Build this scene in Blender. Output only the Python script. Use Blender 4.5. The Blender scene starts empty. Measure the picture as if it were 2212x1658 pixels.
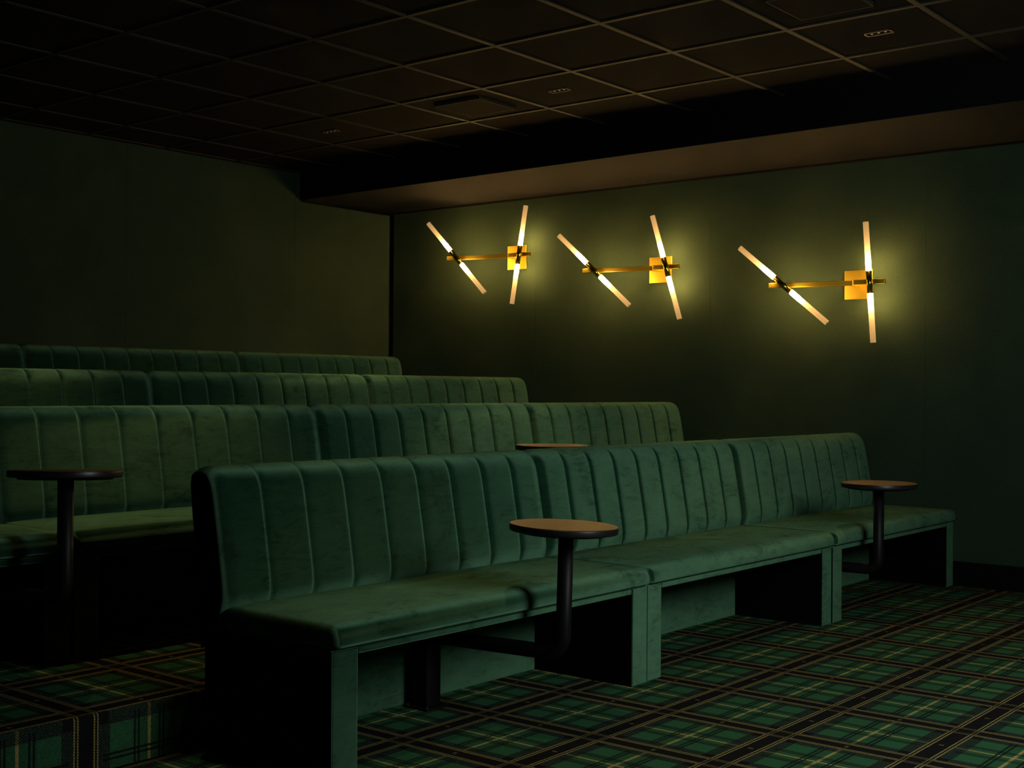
import bpy, bmesh, math, random
from mathutils import Vector, Matrix
random.seed(7)
SC = bpy.context.scene
COL = SC.collection
R = math.radians

# ------------------------------------------------------------------ camera
F_PX, W_PX = 2730.64, 2212.0
YAW, PITCH, ROLL = 0.88784, 0.00409, 0.00676
EYE = Vector((0, 0, 1.1216))
fwd = Vector((math.sin(YAW) * math.cos(PITCH), math.cos(YAW) * math.cos(PITCH), math.sin(PITCH)))
rgt = Vector((math.cos(YAW), -math.sin(YAW), 0))
upv = rgt.cross(fwd)
r2 = rgt * math.cos(ROLL) + upv * math.sin(ROLL)
u2 = -rgt * math.sin(ROLL) + upv * math.cos(ROLL)
cd = bpy.data.cameras.new('camera')
cd.sensor_fit = 'HORIZONTAL'; cd.sensor_width = 36.0; cd.lens = 36.0 * F_PX / W_PX
cd.clip_start = 0.05; cd.clip_end = 100
cam = bpy.data.objects.new('camera', cd); COL.objects.link(cam)
m = Matrix((r2, u2, -fwd)).transposed().to_4x4(); m.translation = EYE
cam.matrix_world = m
SC.camera = cam

# ------------------------------------------------------------------ world, key light, exposure
wd = bpy.data.worlds.new('world'); SC.world = wd; wd.use_nodes = True
wd.node_tree.nodes['Background'].inputs[0].default_value = (0.55, 0.8, 1.0, 1)
wd.node_tree.nodes['Background'].inputs[1].default_value = 0.003
SC.view_settings.view_transform = 'Standard'
SC.view_settings.look = 'None'
SC.view_settings.exposure = 0.18
SC.view_settings.gamma = 1.0
SC.view_settings.use_curve_mapping = False

def area_light(name, loc, target, size, power, color, shape='DISK', spread=math.pi):
    ld = bpy.data.lights.new(name, 'AREA'); ld.shape = shape; ld.size = size
    ld.energy = power; ld.color = color; ld.spread = spread
    o = bpy.data.objects.new(name, ld); COL.objects.link(o)
    o.location = loc
    o.rotation_euler = (Vector(target) - Vector(loc)).to_track_quat('-Z', 'Y').to_euler()
    return o
# the cool light standing in the aisle in front of the seats, right of the camera
area_light('aisle_light', (3.4, -0.15, 1.78), (5.5, 2.7, 0.35), 1.0, 32.0, (0.88, 1.0, 0.90))

WARM = (1.0, 0.73, 0.33)

# ------------------------------------------------------------------ materials
def mat(name):
    M = bpy.data.materials.new(name); M.use_nodes = True
    nt = M.node_tree
    return M, nt, nt.nodes, nt.links, nt.nodes['Principled BSDF']

def simple(name, col, rough=0.6, metal=0.0, spec=0.5, sheen=0.0):
    M, nt, N, L, P = mat(name)
    P.inputs['Base Color'].default_value = (*col, 1); P.inputs['Roughness'].default_value = rough
    P.inputs['Metallic'].default_value = metal; P.inputs['Specular IOR Level'].default_value = spec
    P.inputs['Sheen Weight'].default_value = sheen
    return M

def math_node(N, L, op, a, b=None, c=None, clamp=False):
    n = N.new('ShaderNodeMath'); n.operation = op; n.use_clamp = clamp
    for i, v in enumerate((a, b, c)):
        if v is None: continue
        if isinstance(v, (int, float)): n.inputs[i].default_value = v
        else: L.new(v, n.inputs[i])
    return n.outputs[0]

def mix_col(N, L, f, a, b):
    n = N.new('ShaderNodeMix'); n.data_type = 'RGBA'
    for i, v in ((0, f), (6, a), (7, b)):
        if isinstance(v, (int, float)): n.inputs[i].default_value = v
        elif isinstance(v, tuple): n.inputs[i].default_value = (*v, 1) if len(v) == 3 else v
        else: L.new(v, n.inputs[i])
    return n.outputs[2]

def ramp(N, L, f, stops, interp='LINEAR'):
    n = N.new('ShaderNodeValToRGB'); n.color_ramp.interpolation = interp
    e = n.color_ramp.elements
    while len(e) < len(stops): e.new(0.5)
    for k, (p, c) in enumerate(stops):
        e[k].position = p; e[k].color = (*c, 1) if len(c) == 3 else c
    L.new(f, n.inputs[0])
    return n.outputs[0]

def noise(N, L, vec, scale, detail=4, rough=0.55, dist=0.0):
    n = N.new('ShaderNodeTexNoise'); n.inputs['Scale'].default_value = scale
    n.inputs['Detail'].default_value = detail; n.inputs['Roughness'].default_value = rough
    n.inputs['Distortion'].default_value = dist
    if vec is not None: L.new(vec, n.inputs['Vector'])
    return n.outputs[0]

def world_pos(N, L, sx=1, sy=1, sz=1):
    g = N.new('ShaderNodeNewGeometry'); mp = N.new('ShaderNodeMapping')
    mp.inputs['Scale'].default_value = (sx, sy, sz)
    L.new(g.outputs['Position'], mp.inputs['Vector'])
    return mp.outputs[0]

def velvet_material():
    """Pile fabric: nearly black seen face-on, bright where light and eye graze it."""
    M, nt, N, L, P = mat('green_velvet')
    N.remove(P); out = N['Material Output']
    p = world_pos(N, L, 1, 1, 1.0)
    ps = world_pos(N, L, 0.55, 1.0, 2.0)
    big = noise(N, L, p, 4.2, 3, 0.6, 0.9)
    mid = noise(N, L, ps, 15, 6, 0.72, 0.8)
    fine = noise(N, L, ps, 95, 3, 0.65, 0.3)
    a = math_node(N, L, 'MULTIPLY', big, 0.36)
    b = math_node(N, L, 'MULTIPLY_ADD', mid, 0.46, a)
    c = math_node(N, L, 'MULTIPLY_ADD', fine, 0.20, b)
    nap = ramp(N, L, c, [(0.38, (0.52,) * 3), (0.48, (0.96,) * 3), (0.62, (1.18,) * 3)])
    def tone(col):
        n = N.new('ShaderNodeMix'); n.data_type = 'RGBA'; n.blend_type = 'MULTIPLY'
        n.inputs[0].default_value = 1.0; n.inputs[6].default_value = (*col, 1); L.new(nap, n.inputs[7]); return n.outputs[2]
    bp = N.new('ShaderNodeBump'); bp.inputs['Strength'].default_value = 0.10; bp.inputs['Distance'].default_value = 0.003
    L.new(mid, bp.inputs['Height'])
    df = N.new('ShaderNodeBsdfDiffuse'); L.new(tone((0.0115, 0.040, 0.0245)), df.inputs['Color']); L.new(bp.outputs[0], df.inputs['Normal'])
    sh = N.new('ShaderNodeBsdfSheen'); sh.distribution = 'ASHIKHMIN'; sh.inputs['Roughness'].default_value = 0.95
    L.new(tone((0.146, 0.290, 0.180)), sh.inputs['Color']); L.new(bp.outputs[0], sh.inputs['Normal'])
    ad = N.new('ShaderNodeAddShader'); L.new(df.outputs[0], ad.inputs[0]); L.new(sh.outputs[0], ad.inputs[1])
    L.new(ad.outputs[0], out.inputs[0])
    return M

def fabric_wall_material():
    M, nt, N, L, P = mat('dark_green_wall_fabric')
    p1 = world_pos(N, L, 1, 1, 1)
    weave = noise(N, L, p1, 190, 3, 0.7)
    cloud = noise(N, L, p1, 1.3, 3)
    k = math_node(N, L, 'MULTIPLY_ADD', cloud, 0.25, math_node(N, L, 'MULTIPLY', weave, 0.75))
    col = ramp(N, L, k, [(0.34, (0.014, 0.028, 0.0185)), (0.66, (0.045, 0.074, 0.047))])
    L.new(col, P.inputs['Base Color'])
    P.inputs['Roughness'].default_value = 0.95; P.inputs['Specular IOR Level'].default_value = 0.08
    bp = N.new('ShaderNodeBump'); bp.inputs['Strength'].default_value = 0.25; bp.inputs['Distance'].default_value = 0.002
    L.new(weave, bp.inputs['Height']); L.new(bp.outputs[0], P.inputs['Normal'])
    return M

def carpet_material():
    """Woven plaid: UV is counted in pattern repeats, a yellow cross at every whole number."""
    M, nt, N, L, P = mat('plaid_carpet')
    tc = N.new('ShaderNodeUVMap')
    wob = N.new('ShaderNodeTexNoise'); wob.inputs['Scale'].default_value = 60; wob.inputs['Detail'].default_value = 1
    L.new(tc.outputs[0], wob.inputs['Vector'])
    sep = N.new('ShaderNodeSeparateXYZ'); L.new(tc.outputs[0], sep.inputs[0])
    ofs = math_node(N, L, 'MULTIPLY', math_node(N, L, 'SUBTRACT', wob.outputs[0], 0.5), 0.006)
    def tri(s):                      # distance from the nearest cross, 0 .. 0.5
        v = math_node(N, L, 'ADD', s, ofs)
        f = math_node(N, L, 'FRACT', math_node(N, L, 'ADD', v, 0.5))
        return math_node(N, L, 'ABSOLUTE', math_node(N, L, 'SUBTRACT', f, 0.5))
    u, v = tri(sep.outputs[0]), tri(sep.outputs[1])
    GREEN, BLACK, GOLD = (0.036, 0.112, 0.053), (0.0150, 0.0142, 0.0152), (0.46, 0.35, 0.13)
    # 2x2 twill: warp and weft yarns show in turn along fine diagonals
    tw = math_node(N, L, 'ADD', math_node(N, L, 'MULTIPLY', sep.outputs[0], 52.0), math_node(N, L, 'MULTIPLY', sep.outputs[1], 55.0))
    twill = math_node(N, L, 'GREATER_THAN', math_node(N, L, 'FRACT', tw), 0.5)
    far_ = math_node(N, L, 'MAXIMUM', u, v); near_ = math_node(N, L, 'MINIMUM', u, v)
    spot = noise(N, L, world_pos(N, L), 300, 1, 0.6)
    mott = math_node(N, L, 'GREATER_THAN', math_node(N, L, 'MULTIPLY_ADD', twill, 0.22, spot), 0.62)
    green = mix_col(N, L, math_node(N, L, 'GREATER_THAN', near_, 0.145), GREEN, (0.040, 0.130, 0.062))
    edge = mix_col(N, L, mott, BLACK, (0.040, 0.072, 0.050))
    edge = mix_col(N, L, math_node(N, L, 'GREATER_THAN', near_, 0.325), edge, BLACK)
    base = mix_col(N, L, math_node(N, L, 'GREATER_THAN', far_, 0.315), green, edge)
    base = mix_col(N, L, math_node(N, L, 'GREATER_THAN', far_, 0.415), base, BLACK)
    def band(d, c, h):
        return math_node(N, L, 'LESS_THAN', math_node(N, L, 'ABSOLUTE', math_node(N, L, 'SUBTRACT', d, c)), h)
    def either(*a):
        r = a[0]
        for q in a[1:]: r = math_node(N, L, 'MAXIMUM', r, q)
        return r
    dashes = math_node(N, L, 'GREATER_THAN', math_node(N, L, 'FRACT', math_node(N, L, 'MULTIPLY', tw, 1.0)), 0.28)
    col = base
    for a, b in ((u, v), (v, u)):
        line = band(a, 0.0, 0.0125)
        near = math_node(N, L, 'LESS_THAN', b, 0.31)
        far = math_node(N, L, 'MULTIPLY', math_node(N, L, 'LESS_THAN', b, 0.40), dashes)
        cross = math_node(N, L, 'MULTIPLY', band(b, 0.5, 0.02), dashes)
        k = math_node(N, L, 'MULTIPLY', line, either(math_node(N, L, 'MULTIPLY', near, 0.80), math_node(N, L, 'MULTIPLY', far, 0.35), math_node(N, L, 'MULTIPLY', cross, 0.4)))
        col = mix_col(N, L, k, col, GOLD)
    for a, b in ((u, v), (v, u)):
        inner = math_node(N, L, 'LESS_THAN', b, 0.37)
        thin = math_node(N, L, 'MULTIPLY', either(band(a, 0.086, 0.0085), band(a, 0.118, 0.0085)), inner)
        col = mix_col(N, L, math_node(N, L, 'MULTIPLY', thin, 0.9), col, BLACK)
    for a, b in ((u, v), (v, u)):
        two = either(band(a, 0.411, 0.0060), band(a, 0.437, 0.0060))
        over = math_node(N, L, 'GREATER_THAN', b, 0.40)
        keep = math_node(N, L, 'MULTIPLY', two, math_node(N, L, 'SUBTRACT', 1.0, math_node(N, L, 'MULTIPLY', over, math_node(N, L, 'SUBTRACT', 1.0, math_node(N, L, 'MULTIPLY', dashes, 0.45)))))
        col = mix_col(N, L, math_node(N, L, 'MULTIPLY', math_node(N, L, 'MULTIPLY', keep, dashes), 0.9), col, GOLD)
    tuft = noise(N, L, world_pos(N, L), 420, 2, 0.7)
    mul = ramp(N, L, tuft, [(0.3, (0.45,) * 3), (0.7, (1.5,) * 3)])
    fin = N.new('ShaderNodeMix'); fin.data_type = 'RGBA'; fin.blend_type = 'MULTIPLY'; fin.inputs[0].default_value = 1.0
    L.new(col, fin.inputs[6]); L.new(mul, fin.inputs[7])
    L.new(fin.outputs[2], P.inputs['Base Color'])
    P.inputs['Roughness'].default_value = 1.0; P.inputs['Specular IOR Level'].default_value = 0.0
    bp = N.new('ShaderNodeBump'); bp.inputs['Strength'].default_value = 0.4; bp.inputs['Distance'].default_value = 0.003
    L.new(tuft, bp.inputs['Height']); L.new(bp.outputs[0], P.inputs['Normal'])
    return M

def wood_material():
    M, nt, N, L, P = mat('brown_wood_laminate')
    tc = N.new('ShaderNodeTexCoord'); mp = N.new('ShaderNodeMapping')
    mp.inputs['Scale'].default_value = (4, 38, 8); mp.inputs['Rotation'].default_value = (0, 0, 0.5)
    L.new(tc.outputs['Object'], mp.inputs[0])
    n1 = noise(N, L, mp.outputs[0], 2.2, 6, 0.65, 1.6)
    col = ramp(N, L, n1, [(0.30, (0.070, 0.028, 0.007)), (0.55, (0.150, 0.066, 0.018)), (0.75, (0.215, 0.102, 0.031))])
    L.new(col, P.inputs['Base Color']); P.inputs['Roughness'].default_value = 0.42
    return M

def ceiling_tile_material():
    M, nt, N, L, P = mat('black_mineral_tile')
    n1 = noise(N, L, world_pos(N, L), 160, 3, 0.7)
    col = ramp(N, L, n1, [(0.35, (0.0055, 0.0052, 0.005)), (0.65, (0.0125, 0.0118, 0.011))])
    L.new(col, P.inputs['Base Color']); P.inputs['Roughness'].default_value = 0.95
    P.inputs['Specular IOR Level'].default_value = 0.1
    bp = N.new('ShaderNodeBump'); bp.inputs['Strength'].default_value = 0.5; bp.inputs['Distance'].default_value = 0.002
    L.new(n1, bp.inputs['Height']); L.new(bp.outputs[0], P.inputs['Normal'])
    return M

def frosted_tube_material():
    M, nt, N, L, P = mat('frosted_glass_tube')
    N.remove(P); out = N['Material Output']
    tr = N.new('ShaderNodeBsdfTransparent'); tl = N.new('ShaderNodeBsdfTranslucent')
    tl.inputs[0].default_value = (0.74, 0.61, 0.41, 1)
    mx = N.new('ShaderNodeMixShader'); mx.inputs[0].default_value = 0.62
    L.new(tr.outputs[0], mx.inputs[1]); L.new(tl.outputs[0], mx.inputs[2])
    em = N.new('ShaderNodeEmission'); em.inputs[0].default_value = (1.0, 0.72, 0.38, 1); em.inputs[1].default_value = 0.09
    ad = N.new('ShaderNodeAddShader'); L.new(mx.outputs[0], ad.inputs[0]); L.new(em.outputs[0], ad.inputs[1])
    L.new(ad.outputs[0], out.inputs[0])
    return M

def emitter(name, col, strength):
    M, nt, N, L, P = mat(name)
    P.inputs['Base Color'].default_value = (*col, 1)
    P.inputs['Emission Color'].default_value = (*col, 1); P.inputs['Emission Strength'].default_value = strength
    return M

M_VELVET = velvet_material()
M_SIDE_SHADE = simple('black_bench_lining', (0.0035, 0.0038, 0.0038), 0.95, spec=0.03)  # shade painted as colour: bench sides and backrest ends are velvet left dark
M_WALL = fabric_wall_material()
M_CARPET = carpet_material()
M_WOOD = wood_material()
M_TILE = ceiling_tile_material()
M_RAIL = simple('dark_bronze_rail', (0.019, 0.016, 0.0135), 0.6)
M_SOFFIT = simple('matt_black_brown_paint', (0.0105, 0.0115, 0.0135), 0.85, spec=0.2)
M_BLACK = simple('matt_black_paint', (0.0038, 0.0038, 0.0042), 0.85, spec=0.08)
M_METAL = simple('satin_black_steel', (0.006, 0.006, 0.0065), 0.5, spec=0.22)
M_EDGE = simple('black_edge_band', (0.012, 0.011, 0.012), 0.38, spec=0.5)
M_BRASS = simple('brushed_brass', (1.0, 0.69, 0.07), 0.42, metal=1.0)
M_BRASS2 = simple('polished_brass', (1.0, 0.72, 0.14), 0.16, metal=1.0)
M_STEEL = simple('bright_zinc_bolt', (0.75, 0.76, 0.78), 0.25, metal=1.0)
M_TRIMF = simple('bronze_fixture_trim', (0.30, 0.22, 0.15), 0.4, metal=0.6)
M_TUBE = frosted_tube_material()
M_BULB = emitter('lamp_bulb_glow', (1.0, 0.60, 0.21), 470.0)
M_LENS = emitter('spot_lens_glow', (1.0, 0.72, 0.42), 0.12)

# ------------------------------------------------------------------ mesh helpers
def link(name, me, parent=None, loc=None):
    o = bpy.data.objects.new(name, me); COL.objects.link(o)
    if parent is not None: o.parent = parent
    if loc is not None: o.location = loc
    return o

def finish(bm, name, mats, parent=None, smooth=False, loc=None):
    bmesh.ops.recalc_face_normals(bm, faces=bm.faces)
    me = bpy.data.meshes.new(name); bm.to_mesh(me); bm.free()
    for q in (mats if isinstance(mats, (list, tuple)) else [mats]): me.materials.append(q)
    if smooth:
        for p in me.polygons: p.use_smooth = True
    return link(name, me, parent, loc)

def add_box(bm, x0, x1, y0, y1, z0, z1, bevel=0.0, seg=2):
    g = bmesh.ops.create_cube(bm, size=1.0)
    vs = g['verts']
    for q in vs:
        q.co = Vector((x0 if q.co.x < 0 else x1, y0 if q.co.y < 0 else y1, z0 if q.co.z < 0 else z1))
    if bevel > 0:
        es = list({e for q in vs for e in q.link_edges})
        bmesh.ops.bevel(bm, geom=es, offset=bevel, segments=seg, profile=0.5, affect='EDGES')

def box(name, mats, parent, dims, bevel=0.0, seg=2, loc=None):
    bm = bmesh.new(); add_box(bm, *dims, bevel=bevel, seg=seg)
    return finish(bm, name, mats, parent, loc=loc)

def cyl_between(bm, a, b, r0, r1=None, n=20, caps=True):
    a, b = Vector(a), Vector(b); r1 = r0 if r1 is None else r1
    d = (b - a).normalized(); q = d.to_track_quat('Z', 'Y')
    ra = [bm.verts.new(a + q @ Vector((math.cos(t) * r0, math.sin(t) * r0, 0))) for t in [2 * math.pi * k / n for k in range(n)]]
    rb = [bm.verts.new(b + q @ Vector((math.cos(t) * r1, math.sin(t) * r1, 0))) for t in [2 * math.pi * k / n for k in range(n)]]
    for k in range(n):
        f = bm.faces.new((ra[k], ra[(k + 1) % n], rb[(k + 1) % n], rb[k])); f.smooth = True
    if caps:
        bm.faces.new(ra[::-1]); bm.faces.new(rb)

def cylinder(name, mats, parent, a, b, r0, r1=None, n=20, caps=True):
    bm = bmesh.new(); cyl_between(bm, a, b, r0, r1, n, caps)
    return finish(bm, name, mats, parent)

def sweep(bm, pts, r, n=18):
    pts = [Vector(p) for p in pts]; rings = []
    for i, p in enumerate(pts):
        t = (pts[min(i + 1, len(pts) - 1)] - pts[max(i - 1, 0)]).normalized()
        q = t.to_track_quat('Z', 'Y')
        rings.append((p, q))
    prev = None; first = last = None
    side = None
    for p, q in rings:
        t = q @ Vector((0, 0, 1))
        if side is None: side = q @ Vector((1, 0, 0))
        side = (side - t * side.dot(t)).normalized(); oth = t.cross(side)
        ring = [bm.verts.new(p + side * math.cos(a) * r + oth * math.sin(a) * r) for a in [2 * math.pi * k / n for k in range(n)]]
        if prev:
            for k in range(n):
                f = bm.faces.new((prev[k], prev[(k + 1) % n], ring[(k + 1) % n], ring[k])); f.smooth = True
        else: first = ring
        prev = ring
    bm.faces.new(first[::-1]); bm.faces.new(prev)

def lathe(bm, prof, n=48, center=(0, 0, 0)):
    c = Vector(center); rings = []
    for r, z in prof:
        rings.append([bm.verts.new(c + Vector((r * math.cos(a), r * math.sin(a), z))) for a in [2 * math.pi * k / n for k in range(n)]])
    for A, B in zip(rings, rings[1:]):
        for k in range(n): bm.faces.new((A[k], A[(k + 1) % n], B[(k + 1) % n], B[k]))
    bm.faces.new(rings[0][::-1]); bm.faces.new(rings[-1])

def thing(name, label, cat, loc, group=None, rz=0.0):
    o = bpy.data.objects.new(name, None); COL.objects.link(o)
    o.empty_display_size = 0.1; o.location = loc; o.rotation_euler = (0, 0, rz)
    o['label'] = label; o['category'] = cat
    if group: o['group'] = group
    return o

def structure(o, label, cat):
    o['kind'] = 'structure'; o['label'] = label; o['category'] = cat
    return o

# ------------------------------------------------------------------ the room
XW, YB = 7.316, 7.226            # faces of the right and back wall panels
ZC, ZS = 2.7315, 2.528           # ceiling rails, soffit underside
LEV = [0.0, 0.172, 0.338, 0.506]
RISER = [3.256, 4.552, 5.874]
X_LEFT, Y_FRONT = -1.2, -2.0
UX, UY, SX, SY = 3.5604, 2.14432, 0.42759, 0.44695

def carpet_quad(name, pts, uvs, parent=None):
    me = bpy.data.meshes.new(name)
    me.from_pydata(pts, [], [tuple(range(len(pts)))])
    uv = me.uv_layers.new(name='UVMap')
    for k, q in enumerate(uvs): uv.data[k].uv = q
    me.materials.append(M_CARPET)
    return link(name, me, parent)

def cu(x): return (x - UX) / SX
floor = carpet_quad('floor', [(X_LEFT, Y_FRONT, 0), (XW + .02, Y_FRONT, 0), (XW + .02, RISER[0], 0), (X_LEFT, RISER[0], 0)],
                    [(cu(x), (y - UY) / SY) for x, y in ((X_LEFT, Y_FRONT), (XW + .02, Y_FRONT), (XW + .02, RISER[0]), (X_LEFT, RISER[0]))])
structure(floor, 'green plaid carpet on the flat floor before the front row', 'floor')
edges = RISER + [YB + 0.02]
for k in range(3):
    ya, yb, z0, z1 = edges[k], edges[k + 1], LEV[k], LEV[k + 1]
    off = 3.521 + 1.3 * k - (0.0 if k == 0 else 0.02 * k)
    va = (ya - off) / SY
    r = 0.012                                           # carpet wraps over a rounded nosing
    x0, x1 = X_LEFT, XW + .02
    bm = bmesh.new(); uvl = bm.loops.layers.uv.new('UVMap')
    prof = [(ya, z0)] + [(ya + r - r * math.cos(t), z1 - r + r * math.sin(t)) for t in [math.pi / 2 * q / 5 for q in range(6)]]
    prof_t = [prof[-1], (yb, z1)]
    def strip(prof, nm):
        bm = bmesh.new(); uvl = bm.loops.layers.uv.new('UVMap')
        rows = [(bm.verts.new((x0, y, z)), bm.verts.new((x1, y, z))) for y, z in prof]
        s = [(y - off) / SY if z > z1 - 1e-6 else va - (z1 - z) / SY for y, z in prof]
        for i in range(len(rows) - 1):
            f = bm.faces.new((rows[i][0], rows[i][1], rows[i + 1][1], rows[i + 1][0]))
            for lp, (x, q) in zip(f.loops, ((x0, s[i]), (x1, s[i]), (x1, s[i + 1]), (x0, s[i + 1]))): lp[uvl].uv = (cu(x), q)
        return finish(bm, nm, M_CARPET, floor, smooth=True)
    bm.free()
    strip(prof, 'step_riser'); strip(prof_t, 'step_tread')

# right wall: black backing with fabric panels
wall_r = box('wall_right', M_BLACK, None, (XW + 0.018, XW + 0.12, Y_FRONT, YB + 0.1, -0.02, ZC + 0.1))
structure(wall_r, 'right side wall covered in dark green fabric panels behind the brass lamps', 'wall')
seams = [Y_FRONT, -0.105, 1.352, 2.813, 4.264, 5.732, YB - 0.030]
for a, b in zip(seams, seams[1:]):
    box('fabric_panel', M_WALL, wall_r, (XW, XW + 0.022, a + 0.0006, b - 0.0006, 0.143, ZS - 0.002))
# back wall
wall_b = box('wall_back', M_BLACK, None, (X_LEFT, XW + 0.1, YB + 0.018, YB + 0.12, -0.02, ZC + 0.1))
structure(wall_b, 'back wall covered in dark green fabric panels above the top row', 'wall')
SOFX0, SOFX1 = 6.262, 6.345      # soffit face, near end and far end
bseams = [X_LEFT, 0.485, 1.939, 3.393, 4.847, 6.301, XW - 0.018]
for a, b in zip(bseams, bseams[1:]):
    if b < SOFX1:
        box('fabric_panel', M_WALL, wall_b, (a + 0.0006, b - 0.0006, YB, YB + 0.022, 0.506, ZC - 0.006))
    else:                         # the last panel is notched around the soffit, with a rounded inner corner
        bm = bmesh.new()
        xs, zs = SOFX1 + 0.006, ZS - 0.012
        rr = 0.022
        loop = [(a + .0012, .506), (b, .506), (b, zs)] + [(xs + rr - rr * math.sin(t), zs + rr - rr * math.cos(t)) for t in [math.pi / 2 * q / 6 for q in range(7)]] + [(xs, ZC - .006), (a + .0012, ZC - .006)]
        f0 = [bm.verts.new((x, YB, z)) for x, z in loop]; f1 = [bm.verts.new((x, YB + .022, z)) for x, z in loop]
        bm.faces.new(f0); bm.faces.new(f1[::-1])
        for k in range(len(loop)): bm.faces.new((f0[k], f0[(k + 1) % len(loop)], f1[(k + 1) % len(loop)], f1[k]))
        finish(bm, 'fabric_panel', M_WALL, wall_b)

# baseboard along the right wall, stepped with the tiers
bb = box('baseboard_right', M_BLACK, None, (XW - 0.004, XW + 0.02, Y_FRONT, RISER[0], 0.0, 0.143), 0.002, 1)
structure(bb, 'black baseboard at the foot of the right wall', 'baseboard')
for k in range(3):
    box('baseboard_length', M_BLACK, bb, (XW - 0.004, XW + 0.018, edges[k] + .001, edges[k + 1] - .02, LEV[k + 1], LEV[k + 1] + 0.143), 0.002, 1)

# soffit along the right wall
bm = bmesh.new()
yn, yf = Y_FRONT, YB + 0.018
sx = lambda y: SOFX0 + (SOFX1 - SOFX0) * (y - 1.9) / (YB - 1.9)
P8 = [(sx(yn), yn), (XW + .018, yn), (XW + .018, yf), (sx(yf), yf)]
lo = [bm.verts.new((x, y, ZS)) for x, y in P8]; hi = [bm.verts.new((x, y, ZC + .03)) for x, y in P8]
bm.faces.new(lo); bm.faces.new(hi)
for k in range(4): bm.faces.new((lo[k], lo[(k + 1) % 4], hi[(k + 1) % 4], hi[k]))
for f in bm.faces:
    if abs(f.calc_center_median().z - (ZS + ZC + .03) / 2) < 0.02: f.material_index = 1
sof = finish(bm, 'trim_1', [M_SOFFIT, M_BLACK])
structure(sof, 'boxed black soffit running under the ceiling along the right wall', 'soffit')
tr2 = box('trim_2', M_BLACK, None, (XW - 0.055, XW + 0.0, Y_FRONT, YB - 0.001, ZS - 0.004, ZS - 0.0005))
structure(tr2, 'thin black strip where the soffit meets the right wall', 'trim')

# ceiling: slab, bronze-black rails and mineral tiles
ceil = box('ceiling', M_BLACK, None, (X_LEFT, XW + 0.1, Y_FRONT, YB + 0.1, ZC + 0.035, ZC + 0.10))
structure(ceil, 'black suspended ceiling of square tiles in a rail grid', 'ceiling')
GX, GY, GS = 5.749, 2.6167, 0.6
xl = [GX + GS * k for k in range(-7, 1)]
yl = [GY + GS * k for k in range(-5, 8)]
RW = 0.0125
for x in xl:
    box('ceiling_rail', M_RAIL, ceil, (x - RW, x + RW, yl[0], YB, ZC, ZC + 0.03))
for y in yl:
    box('ceiling_rail', M_RAIL, ceil, (xl[0], sx(y), y - RW, y + RW, ZC + 0.0006, ZC + 0.03))
box('ceiling_rail', M_RAIL, ceil, (xl[0], SOFX1, YB - 0.02, YB, ZC + 0.0004, ZC + 0.03))
def tile_mesh(w, d):
    bm = bmesh.new(); add_box(bm, -w / 2, w / 2, -d / 2, d / 2, 0, 0.018)
    bmesh.ops.recalc_face_normals(bm, faces=bm.faces)
    me = bpy.data.meshes.new('ceiling_tile'); bm.to_mesh(me); bm.free(); me.materials.append(M_TILE); return me
cache = {}
xe = xl + [None]; ye = yl + [YB]
for i in range(len(xl)):
    for j in range(len(yl)):
        y0, y1 = ye[j], ye[j + 1]
        x0 = xl[i]; x1 = xl[i + 1] if i + 1 < len(xl) else sx((y0 + y1) / 2)
        w, d = round(x1 - x0 - 0.006, 3), round(y1 - y0 - 0.006, 3)
        if (w, d) not in cache: cache[(w, d)] = tile_mesh(w, d)
        link('ceiling_tile', cache[(w, d)], ceil, ((x0 + x1) / 2, (y0 + y1) / 2, ZC + 0.007))

# ------------------------------------------------------------------ benches
FRONT = [(0.500, 0.400), (0.488, 0.445), (0.484, 0.480), (0.490, 0.531), (0.499, 0.580), (0.508, 0.632), (0.520, 0.695),
         (0.531, 0.755), (0.541, 0.800), (0.553, 0.832), (0.570, 0.856), (0.595, 0.868), (0.622, 0.871), (0.650, 0.866), (0.669, 0.853), (0.674, 0.838), (0.671, 0.815)]
BACK = [(0.656, 0.727), (0.640, 0.622), (0.615, 0.378), (0.606, 0.300)]

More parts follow.
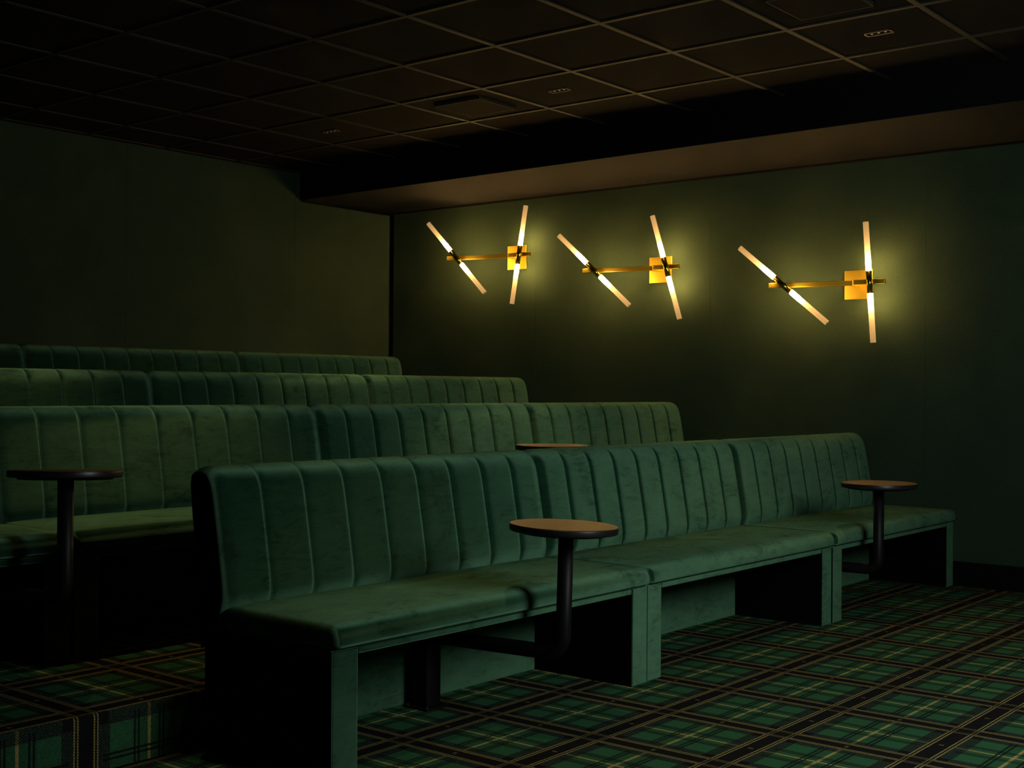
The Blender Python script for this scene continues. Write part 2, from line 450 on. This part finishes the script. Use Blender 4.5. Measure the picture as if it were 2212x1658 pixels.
def rounded_cushion(name, mats, parent, x0, x1, y0, y1, z0, z1, r, crown, kx=2.0):
    x0, x1 = x0 * kx, x1 * kx                              # the ends are rounded more tightly than the front
    def cuts(a, b, r, n):
        e = [a + r * q for q in (0, .1, .25, .45, .7, 1)]
        mid = [a + r + (b - a - 2 * r) * k / n for k in range(1, n)]
        return e + mid + [a + b - q for q in reversed(e)]
    X, Y, Z = cuts(x0, x1, r, 24), cuts(y0, y1, r, 7), cuts(z0, z1, min(r, (z1 - z0) / 2.01), 2)
    bm = bmesh.new(); V = {}
    def fix(x, y, z):
        ri = r * 0.98
        zr = min(ri, (z1 - z0) / 2)
        c = Vector((min(max(x, x0 + ri), x1 - ri), min(max(y, y0 + ri), y1 - ri), z))
        top = z1 - ri
        if z > top: c.z = top
        elif z < z0 + 0.010: c.z = z0 + 0.010
        p = Vector((x, y, z)); d = p - c
        if d.length > 1e-9:
            lim = ri if z > top else (ri if z >= z0 + 0.010 else ri)
            mx = max(abs(d.x), abs(d.y), abs(d.z) if z > top else abs(d.z) * ri / 0.010)
            dd = Vector((d.x, d.y, d.z if z > top else d.z * ri / 0.010))
            if dd.length > 0:
                dd = dd.normalized() * mx
                if z < z0 + 0.010: dd.z *= 0.010 / ri
            p = c + dd
        fx = max(0, 1 - (2 * (p.x - x0) / (x1 - x0) - 1) ** 8); fy = max(0, 1 - (2 * (p.y - y0) / (y1 - y0) - 1) ** 4)
        if z > (z0 + z1) / 2: p.z += crown * fx * fy
        return p
    def vert(i, j, k):
        if (i, j, k) not in V: V[(i, j, k)] = bm.verts.new(fix(X[i], Y[j], Z[k]))
        return V[(i, j, k)]
    nx, ny, nz = len(X) - 1, len(Y) - 1, len(Z) - 1
    for i in range(nx):
        for j in range(ny):
            for k in (0, nz): bm.faces.new((vert(i, j, k), vert(i + 1, j, k), vert(i + 1, j + 1, k), vert(i, j + 1, k)))
        for k in range(nz):
            for j in (0, ny): bm.faces.new((vert(i, j, k), vert(i + 1, j, k), vert(i + 1, j, k + 1), vert(i, j, k + 1)))
    for j in range(ny):
        for k in range(nz):
            for i in (0, nx): bm.faces.new((vert(i, j, k), vert(i, j + 1, k), vert(i, j + 1, k + 1), vert(i, j, k + 1)))
    for q in bm.verts: q.co.x /= kx
    return finish(bm, name, mats, parent, smooth=True)

def channel_mesh(w, end=0):
    """One sewn channel of the backrest: a puffed strip that runs up the front and over the top."""
    bm = bmesh.new(); NT = 30; rows = []
    n = len(FRONT)
    pts = []
    for i in range(n - 1):                               # refine the profile
        for q in range(3):
            t = q / 3; pts.append((FRONT[i][0] * (1 - t) + FRONT[i + 1][0] * t, FRONT[i][1] * (1 - t) + FRONT[i + 1][1] * t))
    pts.append(FRONT[-1])
    for _ in range(2):
        pts = [pts[0]] + [((pts[i - 1][0] + 2 * pts[i][0] + pts[i + 1][0]) / 4, (pts[i - 1][1] + 2 * pts[i][1] + pts[i + 1][1]) / 4) for i in range(1, len(pts) - 1)] + [pts[-1]]
    for i, (y, z) in enumerate(pts):
        a, b = pts[max(i - 1, 0)], pts[min(i + 1, len(pts) - 1)]
        ty, tz = b[0] - a[0], b[1] - a[1]; l = math.hypot(ty, tz); ny, nz = -tz / l, ty / l   # outward
        f = i / (len(pts) - 1)
        amp = 0.0115 * (1.0 - 0.62 * max(0.0, min(1.0, (f - 0.52) / 0.2))) * min(1, (1 - f) / 0.12) * (0.55 + 0.45 * min(1, f / 0.12))
        row = []
        for k in range(NT + 1):
            t = 0.5 - 0.5 * math.cos(math.pi * k / NT)
            s = abs(2 * t - 1)
            bulge = amp * ((1 - s ** 9.0) ** 0.66 if t < 0.5 else (1 - s ** 20.0) ** 0.60) - 0.0030
            if end * (2 * t - 1) > 0: bulge -= 0.014 * max(0.0, s - 0.45) ** 2 / 0.3025
            row.append(bm.verts.new((0.0006 + t * (w - 0.0012), y + ny * bulge, z + nz * bulge)))
        rows.append(row)
    for A, B in zip(rows, rows[1:]):
        for k in range(NT): bm.faces.new((A[k], A[k + 1], B[k + 1], B[k]))
    bmesh.ops.recalc_face_normals(bm, faces=bm.faces)
    me = bpy.data.meshes.new('channel'); bm.to_mesh(me); bm.free(); me.materials.append(M_VELVET)
    for p in me.polygons: p.use_smooth = True
    if sum(p.normal.y for p in me.polygons) > 0: me.flip_normals()
    return me

def bench(x0, x1, y0, z0, label, rz=0.0):
    L = x1 - x0
    t = thing('velvet_bench', label, 'bench', (x0, y0, z0), 'green velvet benches in four tiered rows', rz)
    LW = 0.105
    for a, b in ((0.0015, LW), (L - LW, L - 0.0015)):
        o = box('side_panel', [M_VELVET, M_SIDE_SHADE], t, (a, b, 0.0, 0.588, 0.0, 0.3715), 0.006, 3)
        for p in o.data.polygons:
            if abs(p.normal.x) > 0.9: p.material_index = 1  # sideways faces take the painted shade instead of velvet
    box('seat_rail', M_VELVET, t, (LW + 0.001, L - LW - 0.001, 0.002, 0.032, 0.349, 0.3715), 0.004, 2)
    box('back_panel', M_VELVET, t, (LW + 0.001, L - LW - 0.001, 0.466, 0.586, 0.0, 0.40), 0.003, 1)
    rounded_cushion('seat_cushion', M_VELVET, t, 0.001, L - 0.001, -0.020, 0.505, 0.3735, 0.443, 0.044, 0.010)
    # backrest core
    bm = bmesh.new()
    loop = [(y + 0.018, z - (0.012 if z > 0.83 else 0)) for y, z in FRONT[:12]] + [(0.640, 0.854), (0.660, 0.842), (0.665, 0.815)] + BACK
    e = 0.002
    f0 = [bm.verts.new((e, y, z)) for y, z in loop]; f1 = [bm.verts.new((L - e, y, z)) for y, z in loop]
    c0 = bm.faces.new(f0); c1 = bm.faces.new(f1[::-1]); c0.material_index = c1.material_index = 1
    n = len(loop)
    for k in range(n):
        f = bm.faces.new((f0[k], f1[k], f1[(k + 1) % n], f0[(k + 1) % n])); f.smooth = True
    back = finish(bm, 'backrest', [M_VELVET, M_SIDE_SHADE], t)
    w = L / 9
    me, first, last = channel_mesh(w), channel_mesh(w, -1), channel_mesh(w, 1)
    for k in range(9): link('channel', first if k == 0 else last if k == 8 else me, back, (k * w, 0, 0))
    return t

Y0 = [2.658, 3.945, 5.262, 6.548]
b1 = [(2.471, 4.099, 2.664), (4.100, 5.717, 2.660), (5.718, 7.314, 2.648)]
L1 = ['front row green velvet bench with exposed black end beside the step', 'front row green velvet bench in the middle between two others', 'front row green velvet bench touching the right wall']
for (a, b, y), lab in zip(b1, L1): bench(a, b, y, 0.0, lab, -0.005)
XB = [7.313, 5.684, 4.058, 2.442, 0.82]
names_at = ['at the right wall', 'second from the right wall', 'third from the right wall', 'cut off by the left picture edge']
rows_txt = ['second row', 'third row', 'top row by the back wall']
for r, nb in ((1, 4), (2, 3), (3, 3)):
    for k in range(nb):
        bench(XB[k + 1] + 0.0008, XB[k] - 0.0008, Y0[r], LEV[r], 'green velvet bench in the %s, %s' % (rows_txt[r - 1], names_at[k]))

# ------------------------------------------------------------------ swivel tables
def table(cx, cy, z0, mx, my, label, grain, lean=0.0, axis=(0.776, 0.631, 0)):
    """A round wooden top on a bent pipe that swivels from a post bolted to the floor under the bench."""
    t = thing('swivel_table', label, 'table', (mx, my, z0), 'round side tables on bent black pipes')
    dx, dy = cx - mx, cy - my
    zt, ze = 0.676, 0.250
    tilt = Matrix.Rotation(lean, 4, Vector(axis))        # two of the tops sit a little askew
    def disc(name, mtl, prof, n, smooth=False, turn=0.0):
        bm = bmesh.new(); lathe(bm, [(r, z - zt) for r, z in prof], n)
        o = finish(bm, name, mtl, t, smooth=smooth)
        o.matrix_local = Matrix.Translation((dx, dy, zt)) @ tilt @ Matrix.Rotation(turn, 4, 'Z')
        return o
    disc('table_top', M_WOOD, [(0.178, zt - 0.0165), (0.178, zt)], 64, turn=grain)
    disc('edge_band', M_EDGE, [(0.176, zt - 0.0235), (0.1795, zt - 0.022), (0.1805, zt - 0.018), (0.1805, zt - 0.004), (0.1795, zt - 0.0012), (0.1782, zt - 0.0012)], 64, True)
    disc('mounting_disc', M_METAL, [(0.148, zt - 0.030), (0.150, zt - 0.028), (0.150, zt - 0.0230)], 48)
    d = Vector((dx, dy, 0)); ln = d.length; u = d.normalized(); rb = 0.062
    pts = [Vector((0, 0, ze)), u * (ln - rb) * 0.5 + Vector((0, 0, ze))]
    for q in range(9):
        a = math.pi / 2 * q / 8
        pts.append(u * (ln - rb + rb * math.sin(a)) + Vector((0, 0, ze + rb - rb * math.cos(a))))
    pts.append(u * ln + Vector((0, 0, zt - 0.029)) + Vector((0.631, -0.776, 0)) * 0.35 * math.tan(max(lean, 0) * 0.6))
    bm = bmesh.new(); sweep(bm, pts, 0.0255, 24); finish(bm, 'bent_pipe', M_METAL, t)
    post = box('mount_post', M_METAL, t, (-0.036, 0.036, -0.036, 0.036, 0.006, 0.300), 0.003, 2)
    plate = box('base_plate', M_METAL, t, (-0.060, 0.060, -0.060, 0.055, 0.0005, 0.007), 0.002, 1)
    for ax, ay in ((-0.048, -0.048), (0.048, -0.048), (-0.048, 0.043), (0.048, 0.043)):
        bm = bmesh.new(); lathe(bm, [(0.0065, 0.007), (0.0065, 0.0115), (0.003, 0.0135)], 6, (ax, ay, 0)); finish(bm, 'bolt', M_STEEL, plate)
    return t
table(3.350, 2.500, 0.0, 3.283, 3.052, 'round wooden table on bent black pipe before the front row bench nearest the camera', 0.3, R(2.1))
table(5.935, 2.510, 0.0, 5.900, 3.050, 'round wooden table on bent black pipe before the front row bench at the right wall', 1.1)
table(2.285, 3.735, LEV[1], 2.200, 4.345, 'round table seen edge-on before the second row at the left', 2.2, R(-2.4), (0.631, -0.776, 0))
table(4.955, 3.775, LEV[1], 4.900, 4.345, 'round wooden table almost hidden behind the front row backrest', 0.8)

# ------------------------------------------------------------------ sconces
def sconce(yc, zc, angL, angR, label):
    t = thing('wall_sconce', label, 'wall lamp', (XW, yc, zc), 'brass wall sconces with glowing glass tubes')
    phi = R(13); d0 = 0.14
    bd = Vector((-math.sin(phi), math.cos(phi), 0)); nr = Vector((-bd.y, bd.x, 0)); up = Vector((0, 0, 1))
    box('back_plate', M_BRASS, t, (-0.012, -0.0005, -0.090, 0.090, -0.089, 0.089), 0.002, 2)
    def obox(name, mtl, par, o, dirx, diry, dirz, hx, hy, hz, bev=0.0015):
        bm = bmesh.new(); add_box(bm, -hx, hx, -hy, hy, -hz, hz, bev, 2)
        M4 = Matrix((dirx, diry, dirz)).transposed().to_4x4(); M4.translation = o
        bmesh.ops.transform(bm, matrix=M4, verts=bm.verts); return finish(bm, name, mtl, par)
    o = Vector((-d0, 0, 0))
    box('stub', M_BRASS, t, (-d0, -0.011, -0.013, 0.013, -0.0125, 0.0125), 0.0015, 1)
    a0, a1 = -0.02, 0.490
    obox('arm', M_BRASS, t, o + bd * (a0 + a1) / 2, bd, nr, up, (a1 - a0) / 2, 0.012, 0.0145)
    bd2 = Vector((-math.sin(R(4)), math.cos(R(4)), 0)); nr2 = Vector((-bd2.y, bd2.x, 0))
    obox('arm', M_BRASS, t, o - bd2 * 0.122 + Vector((0, 0, 0.004)), bd2, nr2, up, 0.095, 0.012, 0.0140)
    for s, ang in ((0.396, angL), (-0.124, angR)):
        c = o + bd * s + nr * 0.036
        dr = (bd * math.cos(ang) + up * math.sin(ang)).normalized()
        h = cylinder('holder', M_BRASS2, t, c - dr * 0.067, c + dr * 0.067, 0.0175, n=28)
        bm = bmesh.new(); cyl_between(bm, c - nr * 0.016, c - nr * 0.034, 0.008); finish(bm, 'pivot', M_BRASS, h)
        for sg in (1, -1):
            a = c + dr * sg * 0.0672; b = c + dr * sg * 0.360
            q = dr.to_track_quat('Z', 'Y') if sg > 0 else (-dr).to_track_quat('Z', 'Y')
            # hollow frosted tube: outer and inner wall with a ring at the open end
            bm = bmesh.new(); n = 28
            rings = []
            for rad, pt in ((0.0168, a), (0.0168, b), (0.0145, b), (0.0145, a)):
                rings.append([bm.verts.new(pt + q @ Vector((rad * math.cos(2 * math.pi * k / n), rad * math.sin(2 * math.pi * k / n), 0))) for k in range(n)])
            for A, B in ((rings[0], rings[1]), (rings[1], rings[2])):
                for k in range(n):
                    f = bm.faces.new((A[k], A[(k + 1) % n], B[(k + 1) % n], B[k])); f.smooth = True
            g = finish(bm, 'glass_tube', M_TUBE, h)
            cylinder('bulb', M_BULB, h, a + dr * sg * 0.002, a + dr * sg * 0.072, 0.0085, 0.0075, 10)
    return t
sconce(3.226, 1.772, R(41.3), R(86.2), 'brass wall sconce with four glowing tubes nearest the camera')
sconce(4.647, 1.940, R(43.5), R(74.3), 'brass wall sconce with four glowing tubes, middle one of three')
sconce(5.905, 2.100, R(48.0), R(98.6), 'brass wall sconce with four glowing tubes nearest the back wall')

# ------------------------------------------------------------------ ceiling fixtures
ZT = ZC + 0.007
def downlight(x, y, label, power):
    t = thing('recessed_downlight', label, 'downlight', (x, y, ZT), 'recessed three-lens downlights')
    hx, hy, b = 0.027, 0.062, 0.005
    bm = bmesh.new()
    for d in ((-hx, hx, -hy, -hy + b), (-hx, hx, hy - b, hy), (-hx, -hx + b, -hy, hy), (hx - b, hx, -hy, hy)):
        add_box(bm, *d, -0.005, 0.0)
    finish(bm, 'trim_frame', M_TRIMF, t)
    box('housing', M_BLACK, t, (-hx + b, hx - b, -hy + b, hy - b, -0.0015, 0.0005))
    for k in (-1, 0, 1):
        bm = bmesh.new(); lathe(bm, [(0.0035, -0.003), (0.006, -0.0016)], 12, (0, k * 0.032, 0)); finish(bm, 'spot_lens', M_LENS, t)
    ld = bpy.data.lights.new('downlight_beam', 'SPOT'); ld.energy = power; ld.color = WARM
    ld.spot_size = R(62); ld.spot_blend = 0.9; ld.shadow_soft_size = 0.025
    lo_ = bpy.data.objects.new('downlight_beam', ld); COL.objects.link(lo_); lo_.parent = t; lo_.location = (0, 0, -0.012)
    return t
DL, DN = 27.0, 17.0
downlight(5.449, 2.317, 'small black downlight in the ceiling tile over the front row, near the top right', DN)
downlight(5.449, 4.117, 'small black downlight in the ceiling tile next to the square vent', DL)
downlight(5.449, 5.917, 'small black downlight farthest back in the ceiling, showing only three points', DL)
downlight(3.049, 2.317, 'black downlight high over the near front row bench, above the frame', DN)
downlight(3.049, 4.117, 'black downlight high over the second row at the left, above the frame', DL)
downlight(3.049, 5.917, 'black downlight in the dark left part of the ceiling', DL)

def vent(x, y, label):
    t = thing('ceiling_vent', label, 'vent', (x, y, ZT), 'square ceiling vents')
    s = 0.165
    box('vent_plate', M_BLACK, t, (-s + .004, s - .004, -s + .004, s - .004, -0.016, -0.001))
    bm = bmesh.new()
    for d in ((-s, s, -s, -s + .004), (-s, s, s - .004, s), (-s, -s + .004, -s, s), (s - .004, s, -s, s)): add_box(bm, *d, -0.017, 0.0)
    finish(bm, 'vent_frame', M_RAIL, t)
    return t
vent(5.449, 4.717, 'square black vent plate in the ceiling above the sconces')
vent(4.849, 2.317, 'square black vent plate cut by the top picture edge')
